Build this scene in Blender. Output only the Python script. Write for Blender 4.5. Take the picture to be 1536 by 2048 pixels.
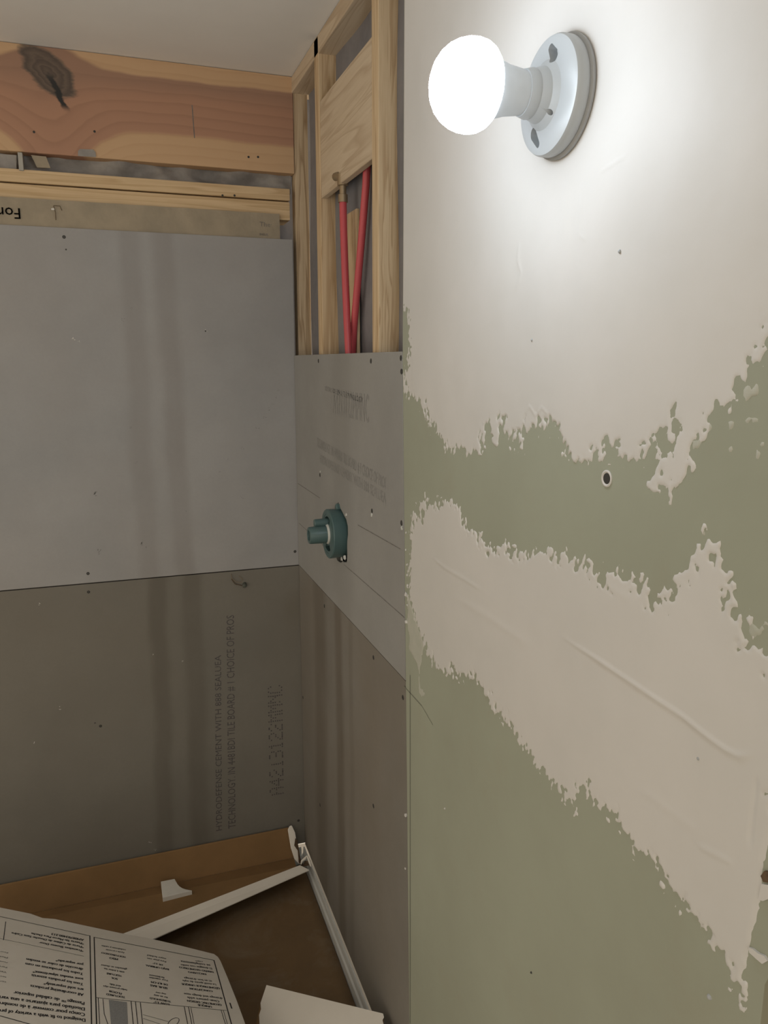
import bpy, bmesh, math, random
import numpy as np
from mathutils import Vector, Matrix

random.seed(7)
for o in list(bpy.data.objects):
    bpy.data.objects.remove(o, do_unlink=True)
S = bpy.context.scene
COL = S.collection

# ------------------------------------------------------------------ camera
F = 1533.0; CX, CY = 768.0, 1024.0           # focal length and centre in photo pixels (1536 x 2048)
H = 1.555                                    # eye height above the shower floor
yaw = math.atan2(543, math.hypot(F, 301)); pit = math.atan2(300, F)
FW = Vector((math.sin(yaw)*math.cos(pit), math.cos(yaw)*math.cos(pit), -math.sin(pit)))
RT = Vector((math.cos(yaw), -math.sin(yaw), 0)); UP = RT.cross(FW)
cam_d = bpy.data.cameras.new('camera'); cam = bpy.data.objects.new('camera', cam_d); COL.objects.link(cam)
cam_d.sensor_fit = 'VERTICAL'; cam_d.sensor_height = 24.0; cam_d.lens = 24.0*F/2048.0
cam_d.clip_start = 0.01; cam_d.clip_end = 50
cam.matrix_world = Matrix(((RT.x, UP.x, -FW.x, 0), (RT.y, UP.y, -FW.y, 0), (RT.z, UP.z, -FW.z, H), (0, 0, 0, 1)))
S.camera = cam

# ------------------------------------------------------------------ world, exposure
W = bpy.data.worlds.new('dim_room'); S.world = W; W.use_nodes = True
bg = W.node_tree.nodes['Background']
bg.inputs[0].default_value = (1.0, 0.89, 0.72, 1); bg.inputs[1].default_value = 1.12
BULB = 115.0; BULB_COL = (0.80, 0.90, 1.0)
S.cycles.max_bounces = 4; S.cycles.diffuse_bounces = 4; S.cycles.glossy_bounces = 2; S.cycles.transmission_bounces = 2
vs = S.view_settings
vs.view_transform = 'Standard'; vs.look = 'None'; vs.exposure = 0.0; vs.gamma = 1.0; vs.use_curve_mapping = False

# ------------------------------------------------------------------ helpers
D = 0.4767       # the valve wall is the plane X = D
YC = 2.1338      # the back wall is the plane Y = YC
CEIL = H + 0.734

def ray(u, v): return RT*((u-CX)/F) + UP*((CY-v)/F) + FW
def onA(u, v, y=YC):
    r = ray(u, v); r = r*(y/r.y); return Vector((r.x, y, r.z+H))
def onB(u, v, x=D):
    r = ray(u, v); r = r*(x/r.x); return Vector((x, r.y, r.z+H))
def onZ(u, v, z):
    r = ray(u, v); r = r*((z-H)/r.z); return Vector((r.x, r.y, z))
def onP(u, v, p0, n):
    o = Vector((0, 0, H)); r = ray(u, v); return o + r*((p0-o).dot(n)/r.dot(n))

ORG = {}
def empty(name, loc, label=None, cat=None, group=None, kind=None, parent=None):
    o = bpy.data.objects.new(name, None); COL.objects.link(o); o.empty_display_size = 0.05
    loc = Vector(loc)
    if parent: o.parent = parent; o.location = loc - ORG[parent]
    else: o.location = loc
    ORG[o] = loc; tag(o, label, cat, group, kind); return o
def tag(o, label=None, cat=None, group=None, kind=None):
    if label: o['label'] = label
    if cat: o['category'] = cat
    if group: o['group'] = group
    if kind: o['kind'] = kind
    return o
def mesh(name, verts, faces, mat, parent=None, smooth=False, origin=None):
    """verts in world coordinates; one mesh object whose origin is its parent's (or its own base)."""
    vs_ = [Vector(v) for v in verts]
    if parent: org = ORG[parent]
    elif origin is not None: org = Vector(origin)
    else:
        a = np.array([tuple(v) for v in vs_]); org = Vector(((a[:, 0].min()+a[:, 0].max())/2, (a[:, 1].min()+a[:, 1].max())/2, a[:, 2].min()))
    me = bpy.data.meshes.new(name); me.from_pydata([tuple(v-org) for v in vs_], [], faces); me.update()
    if mat: me.materials.append(mat)
    o = bpy.data.objects.new(name, me); COL.objects.link(o)
    if parent: o.parent = parent
    else: o.location = org
    ORG[o] = org
    if smooth:
        for p in me.polygons: p.use_smooth = True
    return o
class MB:
    def __init__(s): s.v = []; s.f = []
    def add(s, v, f):
        n = len(s.v); s.v += [tuple(q) for q in v]; s.f += [tuple(n+i for i in g) for g in f]; return s
    def box(s, x0, x1, y0, y1, z0, z1):
        v = [(x0, y0, z0), (x1, y0, z0), (x1, y1, z0), (x0, y1, z0), (x0, y0, z1), (x1, y0, z1), (x1, y1, z1), (x0, y1, z1)]
        return s.add(v, [(0, 3, 2, 1), (4, 5, 6, 7), (0, 1, 5, 4), (1, 2, 6, 5), (2, 3, 7, 6), (3, 0, 4, 7)])
    def prism(s, pts, off):
        """polygon pts (3D) extruded by vector off"""
        n = len(pts); off = Vector(off); a = [Vector(p) for p in pts]
        return s.add(a+[p+off for p in a], [tuple(range(n))[::-1], tuple(range(n, 2*n))]+[(i, (i+1) % n, n+(i+1) % n, n+i) for i in range(n)])
    def lathe(s, prof, c, ax, seg=40, cap=True):
        """prof: (distance along ax, radius); c centre; ax unit axis"""
        ax = Vector(ax).normalized(); t = Vector((0, 0, 1)) if abs(ax.z) < .9 else Vector((0, 1, 0))
        e1 = ax.cross(t).normalized(); e2 = ax.cross(e1); c = Vector(c); v = []; f = []
        for (a, r) in prof:
            for k in range(seg):
                w = 2*math.pi*k/seg; v.append(c+ax*a+e1*(r*math.cos(w))+e2*(r*math.sin(w)))
        m = len(prof)
        for i in range(m-1):
            for k in range(seg):
                k2 = (k+1) % seg; f.append((i*seg+k, i*seg+k2, (i+1)*seg+k2, (i+1)*seg+k))
        if cap: f.append(tuple(range(seg))[::-1]); f.append(tuple((m-1)*seg+k for k in range(seg)))
        return s.add(v, f)
    def tube(s, pts, r, seg=12):
        pts = [Vector(p) for p in pts]; v = []; f = []; n = len(pts); e1 = None
        for i, p in enumerate(pts):
            t = (pts[min(i+1, n-1)]-pts[max(i-1, 0)]).normalized()
            if e1 is None: e1 = t.orthogonal().normalized()
            e1 = (e1-t*e1.dot(t)).normalized(); e2 = t.cross(e1); rr = r[i] if isinstance(r, (list, tuple)) else r
            for k in range(seg):
                w = 2*math.pi*k/seg; v.append(p+e1*(rr*math.cos(w))+e2*(rr*math.sin(w)))
        for i in range(n-1):
            for k in range(seg):
                k2 = (k+1) % seg; f.append((i*seg+k, i*seg+k2, (i+1)*seg+k2, (i+1)*seg+k))
        f.append(tuple(range(seg))[::-1]); f.append(tuple((n-1)*seg+k for k in range(seg)))
        return s.add(v, f)
    def out(s, name, mat, parent=None, smooth=False, bevel=0, origin=None):
        o = mesh(name, s.v, s.f, mat, parent, smooth, origin)
        bm = bmesh.new(); bm.from_mesh(o.data); bmesh.ops.recalc_face_normals(bm, faces=bm.faces[:])
        if bevel:
            ed = [e for e in bm.edges if len(e.link_faces) == 2 and e.calc_face_angle(0) > .6]
            bmesh.ops.bevel(bm, geom=ed, offset=bevel, segments=2, affect='EDGES', profile=.6)
        bm.to_mesh(o.data); bm.free()
        if smooth: o.data.set_sharp_from_angle(angle=math.radians(38))
        return o
def cut(o, cutters):
    """boolean difference, applied; cutter objects are removed"""
    for c in cutters:
        m = o.modifiers.new('b', 'BOOLEAN'); m.operation = 'DIFFERENCE'; m.solver = 'EXACT'; m.object = c
    bpy.context.view_layer.update()
    ev = o.evaluated_get(bpy.context.evaluated_depsgraph_get())
    me = bpy.data.meshes.new_from_object(ev); o.modifiers.clear(); old = o.data; o.data = me; me.name = old.name
    bpy.data.meshes.remove(old)
    for c in cutters: bpy.data.objects.remove(c, do_unlink=True)

# ------------------------------------------------------------------ materials
def newmat(name):
    m = bpy.data.materials.new(name); m.use_nodes = True; nt = m.node_tree; b = nt.nodes['Principled BSDF']
    return m, nt, b
def N(nt, t, **kw):
    n = nt.nodes.new(t)
    for k, v in kw.items():
        if k in n.inputs: n.inputs[k].default_value = v
        else: setattr(n, k, v)
    return n
def mixc(nt, fac, a, b, mode='MIX'):
    n = nt.nodes.new('ShaderNodeMix'); n.data_type = 'RGBA'; n.blend_type = mode
    for i, q in ((0, fac), (6, a), (7, b)):
        if hasattr(q, 'node'): nt.links.new(q, n.inputs[i])
        elif i == 0: n.inputs[0].default_value = q
        else: n.inputs[i].default_value = (*q[:3], 1)
    return n.outputs[2]
def ramp(nt, fac, stops):
    n = nt.nodes.new('ShaderNodeValToRGB'); nt.links.new(fac, n.inputs[0]); e = n.color_ramp.elements
    while len(e) < len(stops): e.new(.5)
    for q, (p, c) in zip(e, stops):
        q.position = p; q.color = (c, c, c, 1) if isinstance(c, (int, float)) else (*c, 1)
    return n.outputs[0]
def noise(nt, scale, detail=4, rough=.6, vec=None, stretch=None, loc=None, dist=0):
    n = N(nt, 'ShaderNodeTexNoise', Scale=scale, Detail=detail, Roughness=rough, Distortion=dist)
    if vec is None:
        tc = nt.nodes.new('ShaderNodeTexCoord'); vec = tc.outputs['Object']
    if stretch or loc:
        mp = nt.nodes.new('ShaderNodeMapping')
        if stretch: mp.inputs['Scale'].default_value = stretch
        if loc: mp.inputs['Location'].default_value = loc
        nt.links.new(vec, mp.inputs[0]); vec = mp.outputs[0]
    nt.links.new(vec, n.inputs['Vector']); return n.outputs['Fac']
def math_(nt, op, a, b=None, c=None):
    n = nt.nodes.new('ShaderNodeMath'); n.operation = op
    for i, q in enumerate((a, b, c)):
        if q is None: continue
        if hasattr(q, 'node'): nt.links.new(q, n.inputs[i])
        else: n.inputs[i].default_value = q
    return n.outputs[0]
def bump(nt, b, h, strength=.3, dist=.001):
    n = N(nt, 'ShaderNodeBump', Strength=strength, Distance=dist); nt.links.new(h, n.inputs['Height']); nt.links.new(n.outputs[0], b.inputs['Normal'])
def plain(name, c1, c2=None, scale=12, rough=.8, spec=.25, bmp=.15, bscale=300, bd=.0005, metal=0):
    m, nt, b = newmat(name)
    b.inputs['Roughness'].default_value = rough; b.inputs['Specular IOR Level'].default_value = spec; b.inputs['Metallic'].default_value = metal
    c2 = c2 or tuple(x*.86 for x in c1)
    f = ramp(nt, noise(nt, scale), [(.35, 0.), (.65, 1.)])
    nt.links.new(mixc(nt, f, c1, c2), b.inputs['Base Color'])
    if bmp: bump(nt, b, noise(nt, bscale, 3), bmp, bd)
    return m
def wood(name, c1, c2, axis='Y', freq=26, dark=None):
    """straight-grained lumber: rings stretched along axis"""
    m, nt, b = newmat(name); b.inputs['Roughness'].default_value = .72; b.inputs['Specular IOR Level'].default_value = .25
    st = {'X': (.05, 1, 1), 'Y': (1, .05, 1), 'Z': (1, 1, .05)}[axis]
    g = noise(nt, freq, 3, .5, stretch=st, dist=.6)
    rings = math_(nt, 'FRACT', math_(nt, 'MULTIPLY', g, 7.0))
    rr = ramp(nt, rings, [(0., .0), (.55, .25), (.85, 1.), (1., 0.)])
    fine = noise(nt, freq*9, 3, .6, stretch=st)
    c = mixc(nt, rr, c1, c2); c = mixc(nt, math_(nt, 'MULTIPLY', ramp(nt, fine, [(.45, 0.), (.75, 1.)]), .5), c, c2)
    nt.links.new(c, b.inputs['Base Color']); bump(nt, b, fine, .2, .0008)
    return m

def cement(name, base, brown, streaks, amt, axis='X', zr=None):
    """fibre cement board: grey, mottled, with old water runs at the given places along the axis"""
    m, nt, b = newmat(name); b.inputs['Roughness'].default_value = .82; b.inputs['Specular IOR Level'].default_value = .25
    tc = nt.nodes.new('ShaderNodeTexCoord'); P = tc.outputs['Object']
    sep = nt.nodes.new('ShaderNodeSeparateXYZ'); nt.links.new(P, sep.inputs[0]); s = sep.outputs[axis]; z = sep.outputs['Z']
    wob = noise(nt, 2.2, 3, .5, P, (.6, .6, 1.2))
    s2 = math_(nt, 'ADD', s, math_(nt, 'MULTIPLY', math_(nt, 'SUBTRACT', wob, .5), .05))
    edge = noise(nt, 26, 4, .6, P, (1, 1, .25))
    s2 = math_(nt, 'ADD', s2, math_(nt, 'MULTIPLY', math_(nt, 'SUBTRACT', edge, .5), .02))
    tot = None
    for (c0, w, k, slant) in streaks:
        cc = math_(nt, 'ADD', math_(nt, 'MULTIPLY', z, slant), c0)
        dd = math_(nt, 'ABSOLUTE', math_(nt, 'SUBTRACT', s2, cc))
        mr = N(nt, 'ShaderNodeMapRange', interpolation_type='SMOOTHSTEP'); nt.links.new(dd, mr.inputs[0])
        mr.inputs[1].default_value = w*.3; mr.inputs[2].default_value = w*1.1; mr.inputs[3].default_value = k; mr.inputs[4].default_value = 0
        tot = mr.outputs[0] if tot is None else math_(nt, 'ADD', tot, mr.outputs[0])
    blot = ramp(nt, noise(nt, 3.5, 6, .62, P), [(.36, 0.), (.66, 1.)])
    fine = ramp(nt, noise(nt, 130, 5, .7, P), [(.3, 0.), (.7, 1.)])
    c = mixc(nt, blot, base, tuple(x*y for x, y in zip(base, (.86, .86, .86))))
    c = mixc(nt, math_(nt, 'MULTIPLY', ramp(nt, noise(nt, 1.7, 5, .6, P, loc=(3, 1, 7)), [(.4, 0.), (.7, 1.)]), amt), c, brown)
    c = mixc(nt, math_(nt, 'MULTIPLY', fine, .16), c, tuple(x*.7 for x in base))
    if tot is not None:
        tot = math_(nt, 'MULTIPLY', tot, ramp(nt, noise(nt, 3, 4, .6, P, (2, 2, .8), (5, 5, 5)), [(.25, .55), (.6, 1.)]))
        c = mixc(nt, tot, c, tuple(x*.62 for x in brown))
    nt.links.new(c, b.inputs['Base Color']); bump(nt, b, noise(nt, 160, 5, .7, P), .25, .0006)
    return m

M = {}
M['ceil'] = plain('ceiling_paint', (.80, .79, .77), (.77, .76, .74), 4, .9, bmp=.2, bscale=220)
M['sub'] = plain('pale_bounce_floor', (.46, .43, .39), (.42, .39, .35), 6)  # unseen floor, lightened so it bounces light up to the ceiling
M['backing'] = plain('cavity_facing', (.19, .185, .20), (.24, .23, .24), 9, .8, bmp=.6, bscale=14, bd=.01)
M['kraft'] = plain('kraft_facing', (.36, .30, .22), (.30, .255, .19), 14, .7, bmp=.5, bscale=24, bd=.006)
M['greypaper'] = plain('grey_paper', (.36, .335, .31), (.24, .225, .215), 16, .75, bmp=.4, bscale=40, bd=.004)
M['stud'] = wood('stud_pine', (.62, .47, .30), (.44, .30, .17), 'Z', 30)
M['plate'] = wood('plate_pine', (.66, .49, .30), (.52, .36, .20), 'X', 22)
M['block'] = wood('block_pine', (.60, .49, .36), (.47, .36, .25), 'Y', 18)
M['post'] = wood('post_pine', (.60, .47, .32), (.36, .25, .15), 'Z', 24)
M['steel'] = plain('dark_screw', (.05, .048, .045), rough=.5, bmp=0)
M['lightsteel'] = plain('zinc_nail', (.35, .35, .36), rough=.4, bmp=0)
M['ink'] = plain('board_ink', (.065, .06, .062), (.12, .11, .11), 300, .9, bmp=0)
M['faintink'] = plain('faint_board_ink', (.19, .185, .185), (.27, .265, .26), 120, .9, bmp=0)
M['pencil'] = plain('pencil', (.12, .115, .11), (.20, .19, .18), 60, .9, bmp=0)
M['printblack'] = plain('carton_print', (.025, .024, .026), rough=.7, bmp=0)
M['printgrey'] = plain('carton_print_grey', (.28, .28, .28), (.36, .36, .36), 400, .8, bmp=0)
M['paperprint'] = plain('facing_print', (.07, .06, .05), rough=.8, bmp=0)
M['carton'] = plain('white_carton', (.84, .79, .72), (.80, .75, .68), 9, .65, bmp=.12, bscale=90)
M['cardboard'] = plain('brown_cardboard', (.255, .150, .068), (.215, .128, .058), 7, .85, bmp=.2, bscale=180)
M['cardin'] = plain('flute_brown', (.30, .19, .10), rough=.9)
M['foam'] = plain('white_foam', (.72, .70, .66), (.68, .66, .62), 30, .8, bmp=.4, bscale=400)
M['pan'] = plain('pan_white', (.66, .67, .66), (.58, .60, .59), 6, .35, .4, bmp=0)
M['plastic'] = plain('lampholder_plastic', (.44, .46, .475), (.42, .44, .455), 8, .35, .45, bmp=0)
M['gasket'] = plain('gasket_grey', (.40, .41, .42), rough=.7)
M['slot'] = plain('slot_shadow', (.10, .11, .12), rough=.8, bmp=0)
M['collar'] = plain('bulb_collar', (.66, .70, .74), rough=.45, bmp=0)
M['teal'] = plain('teal_plastic', (.072, .125, .125), (.060, .108, .112), 10, .38, .45, bmp=.05)
M['white'] = plain('white_seal', (.55, .55, .52), rough=.5, bmp=.3)
M['pex'] = plain('red_pex', (.50, .075, .085), (.46, .07, .08), 4, .4, .4, bmp=0)
M['brass'] = plain('brass_fitting', (.32, .24, .15), rough=.45, metal=.6, bmp=0)
M['brown'] = plain('torn_brown', (.13, .085, .05), (.07, .045, .03), 120, .9, bmp=.6, bscale=200)
M['bug'] = plain('dark_speck', (.05, .022, .015), rough=.6)
# moisture-resistant drywall: grey-green paper
m, nt, b = newmat('green_board_paper'); b.inputs['Roughness'].default_value = .78; b.inputs['Specular IOR Level'].default_value = .28
c = mixc(nt, ramp(nt, noise(nt, 3.2, 5, .6), [(.35, 0.), (.68, 1.)]), (.330, .345, .275), (.300, .310, .245))
c = mixc(nt, math_(nt, 'MULTIPLY', ramp(nt, noise(nt, 5, 6, .7, loc=(4, 2, 9)), [(.55, 0.), (.75, 1.)]), .35), c, (.31, .285, .215))
nt.links.new(c, b.inputs['Base Color']); bump(nt, b, noise(nt, 240, 4, .6), .12, .0005); M['green'] = m
# joint compound
m, nt, b = newmat('joint_compound'); b.inputs['Roughness'].default_value = .6; b.inputs['Specular IOR Level'].default_value = .3
c = mixc(nt, ramp(nt, noise(nt, 4, 5, .6), [(.38, 0.), (.66, 1.)]), (.60, .58, .56), (.565, .55, .53))
nt.links.new(c, b.inputs['Base Color']); bump(nt, b, noise(nt, 70, 5, .6), .10, .0012); M['mud'] = m
M['thinmud'] = plain('thin_compound', (.41, .415, .355), (.45, .445, .39), 40, .7, bmp=.15)
# floor paper: brown with scuffed pale dust
m, nt, b = newmat('brown_paper'); b.inputs['Roughness'].default_value = .8
c = mixc(nt, ramp(nt, noise(nt, 6, 6, .65, dist=.4), [(.3, 0.), (.7, 1.)]), (.185, .115, .055), (.145, .092, .046))
c = mixc(nt, math_(nt, 'MULTIPLY', ramp(nt, noise(nt, 4.5, 7, .7, loc=(2, 6, 1), dist=.8), [(.5, 0.), (.72, 1.)]), .55), c, (.24, .19, .135))
nt.links.new(c, b.inputs['Base Color']); bump(nt, b, noise(nt, 30, 5, .6), .25, .003); M['paper'] = m
# header lumber with a heartwood band and one big knot; coordinates are metres on the beam face (origin at the wall's base)
KX, KZ = -.102, 2.232
m, nt, b = newmat('header_fir'); b.inputs['Roughness'].default_value = .7; b.inputs['Specular IOR Level'].default_value = .25
tc = nt.nodes.new('ShaderNodeTexCoord'); P = tc.outputs['Object']
sep = nt.nodes.new('ShaderNodeSeparateXYZ'); nt.links.new(P, sep.inputs[0]); px_, pz_ = sep.outputs['X'], sep.outputs['Z']
nz = noise(nt, 3.0, 4, .55, P, (1, 1, 2.2)); nz2 = noise(nt, 22, 4, .6, P, (.5, 1, 1.4))
kx = math_(nt, 'SUBTRACT', px_, KX); kz = math_(nt, 'SUBTRACT', pz_, KZ)
kxs = math_(nt, 'ADD', kx, math_(nt, 'MULTIPLY', kz, .55))        # the knot leans
r2 = math_(nt, 'SQRT', math_(nt, 'ADD', math_(nt, 'POWER', math_(nt, 'MULTIPLY', kxs, .68), 2.), math_(nt, 'POWER', math_(nt, 'MULTIPLY', kz, .60), 2.)))
r2n = math_(nt, 'ADD', r2, math_(nt, 'MULTIPLY', math_(nt, 'SUBTRACT', nz2, .5), .03))
bulge = math_(nt, 'EXPONENT', math_(nt, 'MULTIPLY', math_(nt, 'POWER', math_(nt, 'DIVIDE', kx, .11), 2.), -1.))
# grain flows round the knot
gz = math_(nt, 'ADD', pz_, math_(nt, 'MULTIPLY', math_(nt, 'MULTIPLY', bulge, kz), -.55))
gz = math_(nt, 'ADD', gz, math_(nt, 'MULTIPLY', math_(nt, 'SUBTRACT', nz, .5), .035))
rings = math_(nt, 'FRACT', math_(nt, 'MULTIPLY', gz, 42.))
rg = ramp(nt, rings, [(0., 0.), (.6, .3), (.9, 1.), (1., 0.)])
def sstep(x, a, b2):
    mr = N(nt, 'ShaderNodeMapRange', interpolation_type='SMOOTHSTEP'); nt.links.new(x, mr.inputs[0])
    mr.inputs[1].default_value = a; mr.inputs[2].default_value = b2; return mr.outputs[0]
heart = math_(nt, 'MULTIPLY', sstep(gz, 2.112, 2.124), math_(nt, 'SUBTRACT', 1., sstep(math_(nt, 'SUBTRACT', gz, math_(nt, 'MULTIPLY', bulge, .02)), 2.242, 2.250)))
sap = mixc(nt, math_(nt, 'MULTIPLY', rg, .45), (.56, .37, .22), (.49, .31, .175))
hw = mixc(nt, math_(nt, 'MULTIPLY', rg, .6), (.42, .235, .155), (.33, .18, .12))
hw = mixc(nt, math_(nt, 'MULTIPLY', sstep(gz, 2.19, 2.24), .5), hw, (.27, .175, .13))
c = mixc(nt, heart, sap, hw)
kring = math_(nt, 'FRACT', math_(nt, 'MULTIPLY', r2n, 95.))
kc = mixc(nt, ramp(nt, kring, [(0., 0.), (.7, .8), (1., 0.)]), (.155, .115, .09), (.09, .07, .06))
c = mixc(nt, math_(nt, 'SUBTRACT', 1., sstep(r2n, .030, .037)), c, kc)
crack = math_(nt, 'SUBTRACT', 1., sstep(math_(nt, 'ABSOLUTE', math_(nt, 'ADD', math_(nt, 'ADD', kx, math_(nt, 'MULTIPLY', kz, .45)), math_(nt, 'MULTIPLY', math_(nt, 'SUBTRACT', nz2, .5), .03))), .004, .010))
crack = math_(nt, 'MULTIPLY', crack, math_(nt, 'MULTIPLY', math_(nt, 'SUBTRACT', 1., sstep(r2, .040, .052)), math_(nt, 'SUBTRACT', 1., sstep(kz, -.02, .01))))
c = mixc(nt, crack, c, (.035, .035, .035))
nt.links.new(c, b.inputs['Base Color']); bump(nt, b, noise(nt, 200, 3, .6, P, (.06, 1, 1)), .25, .0008); M['header'] = m
# the lit dome of the bulb
m, nt, b = newmat('lit_dome'); b.inputs['Base Color'].default_value = (.9, .9, .9, 1)
b.inputs['Emission Color'].default_value = (*BULB_COL, 1); b.inputs['Emission Strength'].default_value = BULB; M['dome'] = m
# like any LED bulb it shines mostly forward: the dome is dimmer back at the collar
tc = nt.nodes.new('ShaderNodeTexCoord'); sep = nt.nodes.new('ShaderNodeSeparateXYZ'); nt.links.new(tc.outputs['Normal'], sep.inputs[0])
mr = N(nt, 'ShaderNodeMapRange'); nt.links.new(sep.outputs['X'], mr.inputs[0]); mr.inputs[1].default_value = .75; mr.inputs[2].default_value = -.6; mr.inputs[3].default_value = BULB*.06; mr.inputs[4].default_value = BULB
nt.links.new(mr.outputs[0], b.inputs['Emission Strength'])

# boards (streak places are metres along the wall: X on the back wall, Y on the valve wall)
M['cbA1'] = cement('cement_back_upper', (.355, .352, .355), (.36, .33, .31), [(.055, .036, .34, .004), (.165, .036, .42, -.012)], .45)
M['cbA2'] = cement('cement_back_lower', (.205, .192, .168), (.192, .170, .140), [(.052, .034, .62, .03), (.160, .040, .55, .01)], .55)
M['cbB1'] = cement('cement_valve_upper', (.315, .310, .302), (.30, .285, .26), [(1.66, .10, .25, .0)], .4, 'Y')
M['cbB2'] = cement('cement_valve_lower', (.225, .208, .185), (.185, .15, .112), [(1.91, .085, .5, -.02), (1.70, .045, .62, .02), (1.61, .025, .25, .0)], .55, 'Y')

# ------------------------------------------------------------------ text
_tc = {}
def glyphs(s):
    """flat mesh of a line of lettering, unit size, start at x = 0, baseline y = 0"""
    if s in _tc: return _tc[s]
    cu = bpy.data.curves.new('t', 'FONT'); cu.body = s; cu.size = 1; cu.resolution_u = 2
    o = bpy.data.objects.new('t', cu); COL.objects.link(o); bpy.context.view_layer.update()
    me = bpy.data.meshes.new_from_object(o.evaluated_get(bpy.context.evaluated_depsgraph_get()))
    v = np.array([q.co[:] for q in me.vertices]).reshape(-1, 3); f = [tuple(p.vertices) for p in me.polygons]
    bpy.data.objects.remove(o, do_unlink=True); bpy.data.curves.remove(cu); bpy.data.meshes.remove(me)
    v[:, 0] -= v[:, 0].min(); _tc[s] = (v, f); return v, f
def text_line(mb, s, p0, p1, nrm, lift=.0002, hfac=1.0, bold=0):
    """letters from p0 to p1 (world), fitted to that length; nrm points at the reader"""
    v, f = glyphs(s); p0 = Vector(p0); p1 = Vector(p1); nrm = Vector(nrm).normalized()
    ex = (p1-p0); L = ex.length; ex /= L; ey = nrm.cross(ex).normalized(); k = L/v[:, 0].max()
    for dx in ((0,) if not bold else (0, bold)):
        mb.add([p0+ex*(q[0]*k+dx)+ey*(q[1]*k*hfac)+nrm*lift for q in v], f)
DOT = {'A': ('01110', '10001', '10001', '11111', '10001', '10001', '10001'), '4': ('00010', '00110', '01010', '10010', '11111', '00010', '00010'),
       '2': ('01110', '10001', '00001', '00110', '01000', '10000', '11111'), '1': ('00100', '01100', '00100', '00100', '00100', '00100', '01110'),
       '3': ('11110', '00001', '00001', '01110', '00001', '00001', '11110'), 'M': ('10001', '11011', '10101', '10101', '10001', '10001', '10001'),
       'N': ('10001', '11001', '10101', '10011', '10001', '10001', '10001'), 'C': ('01110', '10001', '10000', '10000', '10000', '10001', '01110')}
def dot_text(mb, s, p0, p1, nrm, height, lift=.0002):
    p0 = Vector(p0); p1 = Vector(p1); nrm = Vector(nrm).normalized(); ex = (p1-p0); L = ex.length; ex /= L; ey = nrm.cross(ex)
    st = L/(len(s)*6-1); dy = height/7
    for i, ch in enumerate(s):
        for r, row in enumerate(DOT[ch]):
            for c_, q in enumerate(row):
                if q == '1' and random.random() > .06:
                    o = p0+ex*((i*6+c_)*st+random.uniform(-.15, .15)*st)+ey*((6-r)*dy)+nrm*lift
                    a = ex*(st*.40); bq = ey*(dy*.30)
                    mb.add([o-a-bq, o+a-bq, o+a+bq, o-a+bq], [(0, 1, 2, 3)])
def stripe(mb, p, q, nrm, w, lift=.0002):
    p = Vector(p); q = Vector(q); nrm = Vector(nrm).normalized(); s = nrm.cross((q-p).normalized())*(w/2); l = nrm*lift
    mb.add([p-s+l, q-s+l, q+s+l, p+s+l], [(0, 1, 2, 3)])

# ------------------------------------------------------------------ the setting: floor, ceiling
tag(MB().box(-2.2, .62, -1.9, 2.30, -.09, -.05).out('floor', M['sub']), kind='structure', label='unseen floor around the shower pan, pale to bounce light up')
tag(MB().box(-2.2, .62, -1.9, 2.30, CEIL, CEIL+.03).out('ceiling', M['ceil']), kind='structure', label='plain off-white ceiling above the bare lumber header')

# ------------------------------------------------------------------ back wall
wb = empty('wall_back', (-.4, YC, 0), 'back shower wall of grey cement board under bare lumber', kind='structure')
# material coordinates are relative to the wall origin, so shift them to world by using origin at x = 0
ORG[wb] = Vector((0, YC, 0)); wb.location = ORG[wb]
zs = onA(597, 1130.6).z                       # joint between the two board courses
zt = onA(0, 448.6).z
XR = D+.004
TB = .0127
bt = MB().box(-1.45, XR-.001, YC, YC+TB, zs+.0015, zt).out('cement_board', M['cbA1'], wb, bevel=.0012); bt['label'] = 'upper grey cement board with two faint vertical water runs'
bl = MB().box(-1.45, XR-.001, YC+.0012, YC+TB, .066, zs-.0015).out('cement_board', M['cbA2'], wb, bevel=.0012); bl['label'] = 'lower brownish cement board with vertical inkjet printing'
def screw(board, p, nrm, r=.0042):
    nrm = Vector(nrm); return MB().lathe([(-.004, r*.9), (.0002, r), (.0007, r*.85), (.0008, r*.3), (-.0005, r*.15)], p, nrm, 10).out('screw', M['steel'], board)
for (u, v) in ((128, 474), (176, 1147), (590, 1103), (132, 499), (411, 662)):
    screw(bt, onA(u, v), (0, -1, 0), .0042 if v != 499 and u != 411 else .002)
for (u, v) in ((177, 1184), (201, 1452), (190, 1446), (597, 1641)):
    screw(bl, onA(u, v, YC+.0012), (0, -1, 0), .0042 if u != 190 else .002)
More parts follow.
